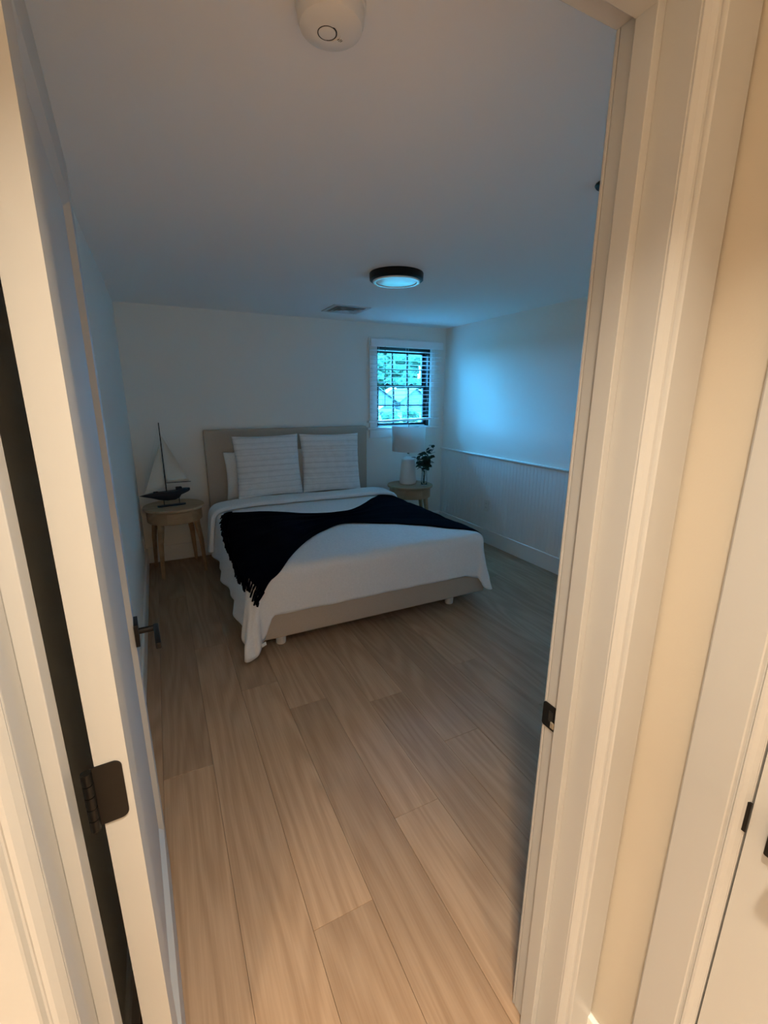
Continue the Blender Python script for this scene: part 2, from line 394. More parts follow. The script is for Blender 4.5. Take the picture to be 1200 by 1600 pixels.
casing_v(tr, DX1+RV+.004, 1, YR, 1, DZ+RV+.004); casing_v(tr, DX0-RV-.004, -1, YR, 1, DZ+RV+.004, XL*-1+DX0-RV-.006)
casing_h(tr, XL+.002, DX1+RV+.1, YR, 1, DZ+RV+.004)
# strike plate on the latch jamb
bm = bmesh.new()
hole = [(.548, .872), (.560, .872), (.560, .900), (.548, .900)]
prism(bm, rrect(.5385, .5765, .858, .914, .006, (1, 0, 0, 1)), 0, .0022, lambda u, v, h: Vector((DX1-h, u, v)))
sp = obj('strike_plate', bm, M['black'], tr, label='black strike plate on the white jamb')
obj('latch_hole', B(DX1-.0030, DX1-.0020, .549, .560, .874, .900, bev=.0003), M['dark'], sp)
bm = bmesh.new(); box(bm, DX1-.0060, DX1-.0021, .5425, .5525, .865, .880, bev=.0015)
obj('strike_lip', bm, new_mat('worn_brass', (0.55, 0.48, 0.36), 0.35, 0.5, 0.7, var=(60, 0.3)), sp)

# bedroom door, opened against the side wall
def lever_set(parent, face_x, yc, zc, out, toward, name='lever_handle'):
    """square rose, post and bar; out = +-1 along x, toward = +-1 along y"""
    bm = bmesh.new(); prism(bm, rrect(yc-.0325, yc+.0325, zc-.0325, zc+.0325, .003), 0, .010, lambda u, v, h: Vector((face_x+out*h, u, v)))
    r = obj('rose', bm, M['black'], parent, 'auto')
    bm = bmesh.new(); prism(bm, [(yc+.0085*math.cos(2*PI*i/16), zc+.0085*math.sin(2*PI*i/16)) for i in range(16)], .010, .056, lambda u, v, h: Vector((face_x+out*h, u, v)))
    obj('handle_post', bm, M['black'], r, 'auto')
    xa, xb = sorted((face_x+out*.046, face_x+out*.060)); ya, yb = sorted((yc-toward*.010, yc+toward*.112))
    obj('lever', B(xa, xb, ya, yb, zc-.009, zc+.009, bev=.003, seg=2), M['black'], r, 'auto')
DOOR_T, DW, DHT = 0.037, 0.802, 2.035
d1 = empty('door_1', (-0.081, 0.585, 0), rad(2.8), kind='structure')
Zb = 0.012
def leaf_parts(parent, x0, x1, ya, yb, zlo, zhi):
    """frame-and-panel leaf between x0 < x1 (faces) and ya < yb (edges); sloped sticking around one tall panel"""
    d, c, st, rb, rt = .013, .013, .112, .24, .115
    for (yo, yi, s) in ((ya, ya+st, 1), (yb, yb-st, -1)):
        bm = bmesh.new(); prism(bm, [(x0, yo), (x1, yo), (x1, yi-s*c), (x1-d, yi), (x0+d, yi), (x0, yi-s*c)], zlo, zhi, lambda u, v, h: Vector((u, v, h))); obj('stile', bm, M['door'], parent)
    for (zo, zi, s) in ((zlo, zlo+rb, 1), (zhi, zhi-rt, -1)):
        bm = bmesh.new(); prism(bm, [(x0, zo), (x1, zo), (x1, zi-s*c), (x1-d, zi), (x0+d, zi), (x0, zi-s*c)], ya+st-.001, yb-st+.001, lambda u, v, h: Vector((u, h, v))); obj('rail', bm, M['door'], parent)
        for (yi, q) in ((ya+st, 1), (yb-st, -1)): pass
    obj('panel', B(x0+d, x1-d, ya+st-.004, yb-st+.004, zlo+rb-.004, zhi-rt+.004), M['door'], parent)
leaf_parts(d1, -DOOR_T, 0, 0, DW, Zb, DHT)
lever_set(d1, 0, .728, .895, 1, -1); lever_set(d1, -DOOR_T, .728, .895, -1, -1)
for zc in (1.86, 1.03, .22):
    bm = bmesh.new()
    prism(bm, rrect(-.041, -.0075, zc-.0445, zc+.0445, .010, (1, 0, 0, 1)), 0, .0022, lambda u, v, h: Vector((u, -h, v)))
    hg = obj('hinge_leaf', bm, M['black'], d1, label='black hinge leaf on the door edge')
    bm = bmesh.new()
    for i in range(5): lathe(bm, [(0, zc-.0445+i*.0178+.0004), (.0062, zc-.0445+i*.0178+.0006), (.0062, zc-.0445+i*.0178+.0172), (0, zc-.0445+i*.0178+.0174)], 12, -.046, -.006)
    obj('hinge_knuckle', bm, M['black'], hg, 'auto')

# second door in the hall wall, closed
tr2 = empty('trim_2', (0, 0, 0), kind='structure')
obj('jamb', B(HX1-.001, HX1+.115, H2Y1, H2Y1+JT, 0, DZ+JT, bev=.0015), M['trim'], tr2)
obj('jamb', B(HX1-.001, HX1+.115, H2Y0-JT, H2Y0, 0, DZ+JT, bev=.0015), M['trim'], tr2)
obj('jamb_head', B(HX1-.001, HX1+.115, H2Y0, H2Y1, DZ, DZ+JT, bev=.0015), M['trim'], tr2)
for (yi, s) in ((H2Y1+.001, 1), (H2Y0-.001, -1)):
    bm = bmesh.new(); prism(bm, [(u*.93, d) for u, d in PROF], 0, DZ+.001, lambda u, v, h: Vector((HX1-v, yi+s*u, h))); obj('casing', bm, M['trim'], tr2)
bm = bmesh.new(); prism(bm, PROF, H2Y0-.0915, H2Y1+.0915, lambda u, v, h: Vector((HX1-v, h, DZ+.001+u))); obj('casing_head', bm, M['trim'], tr2)
bm = bmesh.new()
prism(bm, rrect(H2Y1-.003, H2Y1+.0105, .862, .917, .0045, (1, 0, 0, 1)), 0, .0035, lambda u, v, h: Vector((HX1-.001-h, u, v)))
obj('strike_lip', bm, M['black'], tr2)
d2 = empty('door_2', (HX1, H2Y1-.003, 0), 0, kind='structure')
W2 = H2Y1-H2Y0-.006
leaf_parts(d2, .002, .039, -W2, 0, .012, DHT)
lever_set(d2, .002, -.060, .884, -1, -1)

# ------------------------------------------------------------------ window
wn = empty('window_1', (0, 0, 0), kind='structure')
def wbox(name, x0, x1, y0, y1, z0, z1, mat, parent=wn, bev=.002):
    return obj(name, B(x0, x1, y0, y1, z0, z1, bev=bev), mat, parent)
wbox('casing', WX0-.09, WX0, YB-.02, YB, WZ0, WZ1+.09, M['white']); wbox('casing', WX1, WX1+.09, YB-.02, YB, WZ0, WZ1+.09, M['white'])
wbox('casing_head', WX0, WX1, YB-.02, YB, WZ1, WZ1+.09, M['white'])
wbox('window_sill', WX0-.13, WX1+.13, YB-.055, YB+.06, WZ0-.028, WZ0, M['white'], bev=.005)
wbox('apron', WX0-.09, WX1+.09, YB-.018, YB, WZ0-.115, WZ0-.028, M['white'])
ft = 0.022
for (x0, x1) in ((WX0, WX0+ft), (WX1-ft, WX1)): wbox('window_frame', x0, x1, YB+.012, YB+.15, WZ0, WZ1, M['sash'])
wbox('window_frame', WX0+ft, WX1-ft, YB+.012, YB+.15, WZ1-ft, WZ1, M['sash']); wbox('window_frame', WX0+ft, WX1-ft, YB+.06, YB+.15, WZ0, WZ0+.012, M['white'])
IX0, IX1, ZM = WX0+ft, WX1-ft, 1.645
def sash(yc, z0, z1, rail_b, rail_t):
    h = .017; st = .032
    p = wbox('sash', IX0, IX0+st, yc-h, yc+h, z0, z1, M['sash'])
    wbox('sash_stile', IX1-st, IX1, yc-h, yc+h, z0, z1, M['sash'], p); wbox('sash_rail', IX0+st, IX1-st, yc-h, yc+h, z0, z0+rail_b, M['sash'], p); wbox('sash_rail', IX0+st, IX1-st, yc-h, yc+h, z1-rail_t, z1, M['sash'], p)
    gx0, gx1, gz0, gz1 = IX0+st, IX1-st, z0+rail_b, z1-rail_t; mw = .009
    for i in (1, 2):
        x = gx0+(gx1-gx0)*i/3; wbox('muntin', x-mw, x+mw, yc-.012, yc+.012, gz0, gz1, M['sash'], p, .001)
    zc = (gz0+gz1)/2
    for i in range(3):
        xa = gx0+(gx1-gx0)*i/3; xb = gx0+(gx1-gx0)*(i+1)/3
        wbox('muntin', xa+(mw if i else 0), xb-(mw if i < 2 else 0), yc-.012, yc+.012, zc-mw*.8, zc+mw*.8, M['sash'], p, .001)
        for (za, zb) in ((gz0, zc-mw*.8), (zc+mw*.8, gz1)):
            wbox('pane', xa+(mw if i else 0), xb-(mw if i < 2 else 0), yc-.002, yc+.002, za, zb, M['pane'], p, 0)
    return p
sash(YB+.112, ZM-.015, WZ1-ft, .03, .032)
lo = sash(YB+.076, WZ0+.013, ZM+.015, .026, .03)
for x in (2.345, 2.655):
    bm = bmesh.new(); lathe(bm, [(0, ZM+.016), (.026, ZM+.016), (.022, ZM+.026), (.008, ZM+.034), (0, ZM+.036)], 12, x, YB+.076); obj('sash_lock', bm, M['sash'], lo)

# blind
bl = empty('window_blind', (2.525, 4.495, WZ0), 0, label='white wooden slatted blind hanging open in front of the window', cat='blind')
def lb(name, x0, x1, y0, y1, z0, z1, mat, bev=.002, rot=None, parent=bl):
    cx, cy, cz = (x0+x1)/2, (y0+y1)/2, (z0+z1)/2
    return obj(name, B(x0-cx, x1-cx, y0-cy, y1-cy, z0-cz, z1-cz, bev=bev), mat, parent, loc=(cx-2.525, cy-4.495, cz-WZ0), rot=rot)
lb('valance', 2.075, 2.965, 4.455, 4.468, 2.040, 2.115, M['slat'], .003)
lb('headrail', 2.085, 2.955, 4.475, 4.529, 2.045, 2.10, M['slat'])
s0 = None; NS = 16; zt, zbm = 2.005, 1.325
for i in range(NS):
    z = zt+(zbm-zt)*i/(NS-1); rot = (rad(-4+random.uniform(-1, 1)), rad(-1.2*i/(NS-1)), 0)
    if s0 is None: s0 = lb('slat', 2.085, 2.955, 4.472, 4.522, z-.0014, z+.0014, M['slat'], .0006, rot)
    else: link_copy(s0, bl, (0, .002, z-WZ0), rot)
lb('bottom_rail', 2.05, 2.95, 4.470, 4.524, 1.268, 1.290, M['slat'], .003, (0, rad(-1.8), 0))
for x in (2.17, 2.525, 2.875):
    for yy in (4.4705, 4.5235):
        lb('ladder_cord', x-.001, x+.001, yy-.001, yy+.001, 1.28, 2.05, M['cord'], 0)
bm = bmesh.new(); tube(bm, [(0, 0, 0), (0.002, -.001, -.35), (0.0, 0, -.62)], .0028, 6); obj('tilt_wand', bm, M['darkcord'], bl, loc=(2.235-2.525, 4.452-4.495, 2.04-WZ0))

# ------------------------------------------------------------------ bed
bed = empty('bed', (1.24, 3.5, 0), 0, label='low upholstered bed with beige linen headboard and base on round white feet', cat='bed')
bo = Vector((1.24, 3.5, 0))
def bedpart(name, bm, mat, smooth=False, parent=bed, **k):
    for v in bm.verts: v.co -= bo
    return obj(name, bm, mat, parent, smooth, **k)
hbm = bmesh.new(); box(hbm, .375, 2.015, 4.445, 4.53, .10, 1.228, bev=.014, seg=4); bedpart('headboard', hbm, M['linen'], 'auto')
bm = bmesh.new(); box(bm, .425, 2.125, 2.515, 4.445, .078, .27, bev=.018, seg=3); bedpart('base', bm, M['linen'], 'auto')
bm = bmesh.new(); box(bm, .415, 2.045, 2.565, 4.435, .27, .525, bev=.05, seg=4); bedpart('mattress', bm, M['mattress'], 'auto')
for (x, y) in ((.565, 2.60), (1.86, 2.60), (.565, 4.30), (1.86, 4.30)):
    bm = bmesh.new(); lathe(bm, [(0, .001), (.028, .001), (.031, .006), (.034, .074), (.034, .08), (0, .08)], 20, x, y); bedpart('foot', bm, M['foot'], 'auto')

DL, DR_, DF, BH = .42, .31, .345, 4.28
# draped bedding: cloth coordinates (a, b) -> world
RX0, RX1, RY0, RZ, RR = .430, 2.045, 2.555, .552, .06
def drape(a, b, off=0.0, wav=1.0):
    ox = (RX0-a) if a < RX0 else ((a-RX1) if a > RX1 else 0.0); sx = -1 if a < RX0 else 1
    oy = (RY0-b) if b < RY0 else 0.0
    if oy > 0 and ox == 0:           # the foot hem hangs lower towards its corners
        k1 = min(1, max(0, (RX0+.085-a)/.085)); k2 = min(1, max(0, (a-RX1+.12)/.12)); oy *= 1+.5*k1*k1*(3-2*k1)+.12*k2
    d = math.hypot(ox, oy)
    cxx = min(max(a, RX0), RX1); cyy = max(b, RY0); r = RR+off
    puff = .010*noise.noise(Vector((a*2.2, b*2.2, 3.1)))+.0035*noise.noise(Vector((a*7, b*7, 9.0)))
    ed = min((cxx-RX0), (RX1-cxx), (cyy-RY0)); dome = .022*min(1.0, max(0.0, ed)/.28)**.6
    if d < 1e-6: return Vector((a, b, RZ+off+puff+dome))
    ux, uy = sx*ox/d, -oy/d
    if ox > 0 and oy > 0:            # broad rounded tail instead of the sharp corner of the cloth
        hx = DL if sx < 0 else DR_; px_, py_ = ox/hx, oy/DF; DFc = DF*(1.5 if sx < 0 else 1.12); m_ = max(px_, py_); tt = math.atan2(py_, px_)
        bulge = .11 if sx < 0 else .13
        d = m_*(hx*math.cos(tt)**2+DFc*math.sin(tt)**2+bulge*math.sin(2*tt)**1.3)
        ux, uy = sx*math.cos(tt), -math.sin(tt); ox, oy = d*math.cos(tt), d*math.sin(tt)
    q = RR*PI/2
    if d < q:
        an = d/RR; hz = r*math.sin(an); z = RZ+off-r*(1-math.cos(an))+puff*math.cos(an)
        return Vector((cxx+ux*hz, cyy+uy*hz, z))
    dr = d-q; t = min(1.0, dr/.40)
    corner = 2*ox*oy/(d*d)          # 0 on the sides, 1 on the diagonal
    th = math.atan2(oy, ox)
    fl_side = .05*t if ox > oy else .0
    wave = wav*t*(.020*math.sin(b*9.5+.8)+.012*math.sin(b*21+a))*(ox/d)**2 + wav*t*(.006*math.sin(a*8.0)+.003*math.sin(a*23))*(oy/d)**2
    cf = corner*(.05*t+.035*t*t) + .016*t*t*math.sin(th*9.5+.6)*corner
    wr_ = .004*noise.noise(Vector((a*11, b*11, 1.7)))
    hz = r+fl_side*(1-corner)+wave+cf+wr_
    z = RZ+off-r-dr*(.995-.03*t)
    if z < .012+off: hz += (.012+off-z)*.6; z = .012+off+.004*math.sin(th*9)
    return Vector((cxx+ux*hz, cyy+uy*hz, z))
bm = bmesh.new()
def duv(u, v):
    a = (RX0-DL)+(RX1+DR_-RX0+DL)*u; b = (RY0-DF)+(BH-RY0+DF)*v
    return drape(a, b)
grid(bm, 130, 110, duv); bmesh.ops.recalc_face_normals(bm, faces=bm.faces)
dv = obj('duvet', bm, M['duvet'], None, True, label='rumpled white duvet draped over the bed and down to the floor at one corner', cat='duvet')
sm = dv.modifiers.new('thick', 'SOLIDIFY'); sm.thickness = .014; sm.offset = -1
# folded-back top edge
bm = bmesh.new()
def fold(u, v):
    a = (RX0-.36)+(RX1+.24-RX0+.36)*u
    if v < .3:
        t = v/.3*PI; off = .006+.020*(1-math.cos(t)); b = 3.975-.020*math.sin(t)
    else: off = .046-.012*max(0, (v-.85)/.15); b = 3.975+.26*(v-.3)/.7
    b += .015*math.sin(a*3.1)+.01*noise.noise(Vector((a*4, 0, 0)))
    if a < RX0: b -= (RX0-a)*.16
    return drape(a, b, off, .6)
grid(bm, 120, 26, fold); bmesh.ops.recalc_face_normals(bm, faces=bm.faces)
obj('folded_edge', bm, M['duvet'], dv, True)
bm = bmesh.new(); box(bm, -.016, .016, -.001, .001, -.026, .0); obj('care_tag', bm, M['pillow'], dv, loc=(.428, 2.448, .112), rot=(rad(8), rad(-12), rad(20)))

# throw blanket
def lerp_curve(pts, t):
    n = len(pts)-1; x = min(max(t, 0), 1)*n; i = min(int(x), n-1); f = x-i
    p0, p1, p2, p3 = pts[max(i-1, 0)], pts[i], pts[i+1], pts[min(i+2, n)]
    return tuple(.5*((2*p1[k])+(-p0[k]+p2[k])*f+(2*p0[k]-5*p1[k]+4*p2[k]-p3[k])*f*f+(-p0[k]+3*p1[k]-3*p2[k]+p3[k])*f**3) for k in (0, 1))
TOP = [(.50, 3.90), (.66, 3.81), (.83, 3.70), (1.05, 3.55), (1.30, 3.48), (1.53, 3.56), (1.80, 3.84), (2.06, 4.08), (2.27, 4.02)]
BOT = [(.46, 2.43), (.58, 2.51), (.76, 2.74), (.95, 2.95), (1.17, 3.10), (1.36, 3.06), (1.62, 2.90), (2.02, 2.60), (2.24, 2.52)]
LEFT = [(.50, 3.90), (.42, 3.55), (.37, 3.20), (.345, 2.80), (.355, 2.56), (.46, 2.43)]
def blanket_ab(u, v):
    t = lerp_curve(TOP, u); b_ = lerp_curve(BOT, u)
    a = t[0]+(b_[0]-t[0])*v; b = t[1]+(b_[1]-t[1])*v
    L_ = lerp_curve(LEFT, v); k = max(0, 1-u/.22)**1.5
    la = TOP[0][0]+(BOT[0][0]-TOP[0][0])*v; lb_ = TOP[0][1]+(BOT[0][1]-TOP[0][1])*v
    return a+(L_[0]-la)*k, b+(L_[1]-lb_)*k
def blanket(u, v, ex=0.0):
    a, b = blanket_ab(u, v); a -= ex
    waist = math.exp(-((u-.48)/.22)**2)
    ed = min(v, 1-v)
    off = .014+.006*noise.noise(Vector((a*5, b*5, 2)))+(.004+.010*waist)*(.5+.5*math.sin(v*(26)+u*3))+.004*math.sin(v*60+u*7)*.3
    off *= min(1, .45+ed*6)
    return drape(a, b, off)
bm = bmesh.new(); grid(bm, 110, 64, blanket); bmesh.ops.recalc_face_normals(bm, faces=bm.faces)
th = obj('throw_blanket', bm, M['throw'], None, True, label='dark navy knitted throw blanket with fringe lying across the white duvet', cat='blanket')
sm = th.modifiers.new('thick', 'SOLIDIFY'); sm.thickness = .006; sm.offset = -1
bm = bmesh.new(); NT = 62
for i in range(NT):
    v = (i+.5)/NT
    long = .072+.03*max(0, (v-.75)/.25)+random.uniform(-.012, .015); dv_ = random.uniform(-.006, .006)
    pts = []
    for j in range(5):
        e = long*j/4; a, b = blanket_ab(0, min(1, max(0, v+dv_*j/4))); 
        if v > .72: b -= e*.4; e *= .75
        p = drape(a-e, b, .013-.002*j/4+.003*random.random()*(j > 0)); pts.append(p)
    tube(bm, pts, .0068, 5, .0055)
obj('fringe', bm, M['throw'], th, True, kind='stuff')

# pillows
def pillow_bm(hw, hh, T, ribs=0, ear=.05, seed=0, n=72):
    bm = bmesh.new(); sides = []
    for s in (1, -1):
        vs = []
        for i in range(n+1):
            row = []
            for j in range(n+1):
                u = -1+2*i/n; v = -1+2*j/n
                x = hw*u*(1-ear*(1-v*v)*abs(u)**3); z = hh*v*(1-ear*(1-u*u)*abs(v)**3)
                th_ = T*max(0, (1-abs(u)**2.6)*(1-abs(v)**2.6))**.55
                th_ *= 1+.12*noise.noise(Vector((u*1.7+seed, v*1.7, seed*2.0)))
                if ribs:
                    rb = abs(math.sin(v*ribs*PI/2)); th_ += .007*(rb**.5)*min(1, th_/.03)
                th_ += .006*noise.noise(Vector((u*5+seed, v*5, 4.0)))*min(1, th_/.03)
                row.append((x, -s*th_, z))
            vs.append(row)
        sides.append(vs)
    A = [[bm.verts.new(p) for p in row] for row in sides[0]]
    Bk = [[A[i][j] if i in (0, n) or j in (0, n) else bm.verts.new(sides[1][i][j]) for j in range(n+1)] for i in range(n+1)]
    for G in (A, Bk):
        for i in range(n):
            for j in range(n): bm.faces.new((G[i][j], G[i+1][j], G[i+1][j+1], G[i][j+1]))
    bmesh.ops.recalc_face_normals(bm, faces=bm.faces)
    return bm
def pillow(name, x, y, z, hw, hh, T, lean, roll, label, group, ribs=0, seed=0, rz=0):
    o = obj(name, pillow_bm(hw, hh, T, ribs, seed=seed), M['ribbed' if ribs else 'pillow'], None, True, loc=(x, y, z), rot=(rad(-lean), rad(roll), rad(rz)))
    return tag(o, label, 'pillow', group)
pillow('sham_pillow', .905, 4.243, .895, .309, .290, .085, 9, -.6, 'square white ribbed pillow on the side of the bed by the sailboat table', 'square ribbed pillows', 9, 1.0, 2)
pillow('sham_pillow', 1.525, 4.243, .890, .303, .290, .085, 9, .8, 'square white ribbed pillow on the side of the bed by the lamp', 'square ribbed pillows', 9, 5.3, -3)
pillow('sleeping_pillow', .86, 4.388, .80, .335, .225, .042, 5, 0, 'plain white pillow hidden behind the ribbed pillow by the sailboat table', 'plain sleeping pillows', 0, 2.2)
pillow('sleeping_pillow', 1.54, 4.388, .80, .335, .225, .042, 5, 0, 'plain white pillow hidden behind the ribbed pillow by the lamp', 'plain sleeping pillows', 0, 8.2)

# ------------------------------------------------------------------ night stands
def make_stand(loc, rz, label):
    t = empty('nightstand', loc, rz, label=label, cat='nightstand', group='round night stands')
    zt_ = .600
    bm = bmesh.new(); lathe(bm, [(0, zt_-.024), (.240, zt_-.024), (.248, zt_-.018), (.250, zt_-.008), (.246, zt_), (0, zt_)], 48); obj('tabletop', bm, M['tablewood'], t, 'auto')
    bm = bmesh.new(); lathe(bm, [(.205, zt_-.024), (.225, zt_-.024), (.225, zt_-.125), (.221, zt_-.13), (.205, zt_-.13)], 48); ap = obj('apron', bm, M['tablewood'], t, 'auto')
    # drawer front let into the apron
    bm = bmesh.new(); N = 10; a0, a1 = rad(-90-26), rad(-90+26); ro, ri = .2285, .222
    for i in range(N):
        p, q = a0+(a1-a0)*i/N, a0+(a1-a0)*(i+1)/N
        prism(bm, [(ri*math.cos(p), ri*math.sin(p)), (ro*math.cos(p), ro*math.sin(p)), (ro*math.cos(q), ro*math.sin(q)), (ri*math.cos(q), ri*math.sin(q))], zt_-.118, zt_-.035, lambda u, v, h: Vector((u, v, h)))
    bmesh.ops.remove_doubles(bm, verts=bm.verts, dist=.0002)
    obj('drawer_front', bm, M['tablewood'], t)
    for k in range(4):
        an = rad(45+90*k); d = Vector((math.cos(an), math.sin(an), 0)); s = Vector((-d.y, d.x, 0))
        bm = bmesh.new(); rows = []
        for (r, z, w1, w2) in ((.205, zt_-.026, .024, .017), (.207, zt_-.16, .024, .017), (.232, .30, .018, .014), (.250, .001, .012, .010)):
            c = d*(r) + Vector((0, 0, z)); rows.append([bm.verts.new(c+s*w1*p+d*w2*q) for p, q in ((-1, -1), (1, -1), (1, 1), (-1, 1))])
        for a, b in zip(rows, rows[1:]):
            for i in range(4): bm.faces.new((a[i], a[(i+1) % 4], b[(i+1) % 4], b[i]))
        bm.faces.new(rows[0]); bm.faces.new(rows[-1]); bmesh.ops.recalc_face_normals(bm, faces=bm.faces)
        es = [e for e in bm.edges if abs(e.verts[0].co.z-e.verts[1].co.z) > .05]
        bmesh.ops.bevel(bm, geom=es, offset=.004, segments=2, affect='EDGES')
        obj('leg', bm, M['tablewood'], t, 'auto')
    return t
T1 = (.060, 4.27); T2 = (2.425, 4.21)
ns = make_stand((*T1, 0), rad(9), 'round pale oak night stand with splayed legs holding the model sailboat')
n2_ = copy_tree(ns); n2_.location = (*T2, 0); n2_.rotation_euler = (0, 0, rad(-20))
n2_['label'] = 'round pale oak night stand in the window corner holding the lamp and vase'
ZT = .600

# ------------------------------------------------------------------ model sailboat
sb = empty('model_sailboat', (T1[0]-.045, T1[1]-.03, ZT), rad(9), label='dark navy model sailboat with a tall mast and cream sails on the night stand', cat='model boat')
bm = bmesh.new(); prism(bm, rrect(-.085, .145, -.022, .022, .018), .0, .012, lambda u, v, h: Vector((u, v, h))); obj('display_base', bm, M['navy'], sb)
for x in (-.03, .095):
    bm = bmesh.new(); tube(bm, [(x, 0, .011), (x, 0, .058 if x < 0 else .085)], .003, 8); obj('support_rod', bm, M['black'], sb)
bm = bmesh.new(); rows = []
sec = [(-.212, .112, .113, .002), (-.175, .100, .119, .012), (-.115, .082, .127, .024), (-.06, .060, .130, .033), (0, .050, .130, .038), (.06, .050, .132, .038), (.095, .062, .136, .034), (.115, .090, .141, .029), (.145, .100, .145, .024), (.175, .112, .146, .017), (.190, .122, .144, .010)]
for x, z0, z1, hw in sec:
    zc = z1; ring = []
    for i in range(13):
        t = PI*i/12; ring.append(bm.verts.new((x, -hw*math.cos(t)*(abs(math.cos(t))**-.25 if abs(math.cos(t)) > 1e-3 else 0), z1-(z1-z0)*math.sin(t)**.8)))
    rows.append(ring)
for a, b in zip(rows, rows[1:]):
    for i in range(12): bm.faces.new((a[i], a[i+1], b[i+1], b[i]))
    bm.faces.new((a[0], b[0], b[12], a[12]))
bm.faces.new(rows[0]); bm.faces.new(list(reversed(rows[-1]))); bmesh.ops.recalc_face_normals(bm, faces=bm.faces)
obj('hull', bm, M['navy'], sb, 'auto')
obj('cabin', B(.075, .125, -.018, .018, .132, .162, bev=.006, seg=2), M['navy'], sb)
obj('hatch', B(-.105, -.065, -.014, .014, .124, .138, bev=.004), M['navy'], sb)
MZ = .715
bm = bmesh.new(); tube(bm, [(0, 0, .125), (0, 0, MZ)], .0042, 8, .0034); obj('mast', bm, M['black'], sb, True)
bm = bmesh.new(); tube(bm, [(.006, 0, .205), (.205, 0, .198)], .0028, 8); obj('boom', bm, M['black'], sb, True)
def sail(name, pts, belly):
    bm = bmesh.new(); a, b, c = (Vector(p) for p in pts); N = 12
    def f(u, v):
        p = a.lerp(b, u).lerp(a.lerp(c, u), v); p = a+(b-a)*u+(c-b)*u*v
        w_ = u*(1-u)*4*v*(1-v)*4; return p+Vector((0, belly*w_, 0))
    grid(bm, N, N, f); bmesh.ops.remove_doubles(bm, verts=bm.verts, dist=1e-5)
    o = obj(name, bm, M['sail'], sb, True); s = o.modifiers.new('thick', 'SOLIDIFY'); s.thickness = .0012; return o
sail('mainsail', [(.006, .006, MZ-.10), (.006, .006, .212), (.195, .006, .204)], .018)
sail('jib', [(-.006, .006, MZ-.16), (-.012, .006, .17), (-.172, .006, .128)], .018)
for q in (((0, 0, MZ-.005), (-.185, 0, .116)), ((0, 0, MZ-.005), (.185, 0, .146))):
    bm = bmesh.new(); tube(bm, q, .0007, 5); obj('stay_wire', bm, M['cord'], sb)

# ------------------------------------------------------------------ table lamp
lp = empty('table_lamp', (T2[0]-.005, T2[1]+.04, ZT), 0, label='white ceramic bottle-shaped table lamp with a white drum shade under the window', cat='lamp')
bm = bmesh.new(); lathe(bm, [(0, .001), (.074, .001), (.085, .006), (.091, .02), (.093, .045), (.089, .12), (.080, .21), (.073, .268), (.069, .276), (.050, .288), (.032, .298), (.024, .306), (.024, .328), (0, .328)], 40)
obj('lamp_base', bm, M['ceramic'], lp, 'auto')
bm = bmesh.new(); lathe(bm, [(0, .328), (.012, .328), (.012, .345), (.017, .348), (.017, .40), (0, .40)], 16); obj('socket', bm, M['brass'], lp, 'auto')
bm = bmesh.new()
lathe(bm, [(.173, .362), (.176, .362), (.182, .628), (.179, .628), (.1732, .362+.001)], 48); obj('lamp_shade', bm, M['shade'], lp, 'auto')
bm = bmesh.new()
for k in range(3):
    a = 2*PI*k/3+.4; tube(bm, [(0, 0, .612), (.1785*math.cos(a), .1785*math.sin(a), .612)], .002, 6)
tube(bm, [(0, 0, .40), (0, 0, .645)], .003, 8); lathe(bm, [(0, .64), (.007, .644), (.009, .652), (.005, .66), (0, .664)], 12)
obj('shade_frame', bm, M['brass'], lp, 'auto')

# ------------------------------------------------------------------ vase and sprigs
VX, VY = 2.530, 4.088
bm = bmesh.new(); lathe(bm, [(0, .001), (.030, .001), (.034, .006), (.034, .05), (.029, .12), (.027, .17), (.031, .188), (.028, .188), (.0235, .17), (.0255, .12), (.030, .05), (.029, .012), (0, .010)], 32)
obj('glass_vase', bm, M['glass'], None, True, loc=(VX, VY, ZT), label='narrow clear glass vase holding eucalyptus beside the lamp', cat='vase')
sg = empty('eucalyptus_sprigs', (VX, VY, ZT), 0, label='dark green eucalyptus sprigs standing in the glass vase', cat='plant')
random.seed(21)
leaf_me = None
def leaf_mesh():
    bm = bmesh.new(); rows = []
    for i in range(7):
        t = i/6; w_ = math.sin(PI*min(1, t*.94+.03))**.8*.021; x = t*.054
        rows.append([bm.verts.new((x, s*w_, .004*abs(s)-.006*t*t)) for s in (-1, 0, 1)])
    for a, b in zip(rows, rows[1:]):
        for i in range(2): bm.faces.new((a[i], a[i+1], b[i+1], b[i]))
    return bm
lf0 = None
tips = [(-.095, .02, .30), (-.055, -.03, .335), (-.02, .03, .36), (.03, -.02, .33), (.055, .03, .30), (.105, -.01, .42), (.085, .02, .26), (-.07, -.01, .24), (.02, .0, .385)]
for ti, tp in enumerate(tips):
    base = Vector((random.uniform(-.012, .012), random.uniform(-.012, .012), .02)); mid = Vector((tp[0]*.12, tp[1]*.12, .18)); end = Vector(tp)
    pts = []
    for i in range(9):
        t = i/8; pts.append((1-t)**2*base+2*t*(1-t)*mid+t*t*end)
    bm = bmesh.new(); tube(bm, pts, .0017, 5, .0009); st = obj('stem', bm, M['stem'], sg, True)
    for i in range(11):
        t = .55+.45*i/10; p = (1-t)**2*base+2*t*(1-t)*mid+t*t*end; dr = (end-mid).normalized()
        rot = (random.uniform(-1.0, 1.0), random.uniform(-.9, .5), random.uniform(0, 2*PI))
        if lf0 is None: lf0 = obj('leaf', leaf_mesh(), M['leaf'], st, True, loc=p, rot=rot)
        else: link_copy(lf0, st, p, rot)

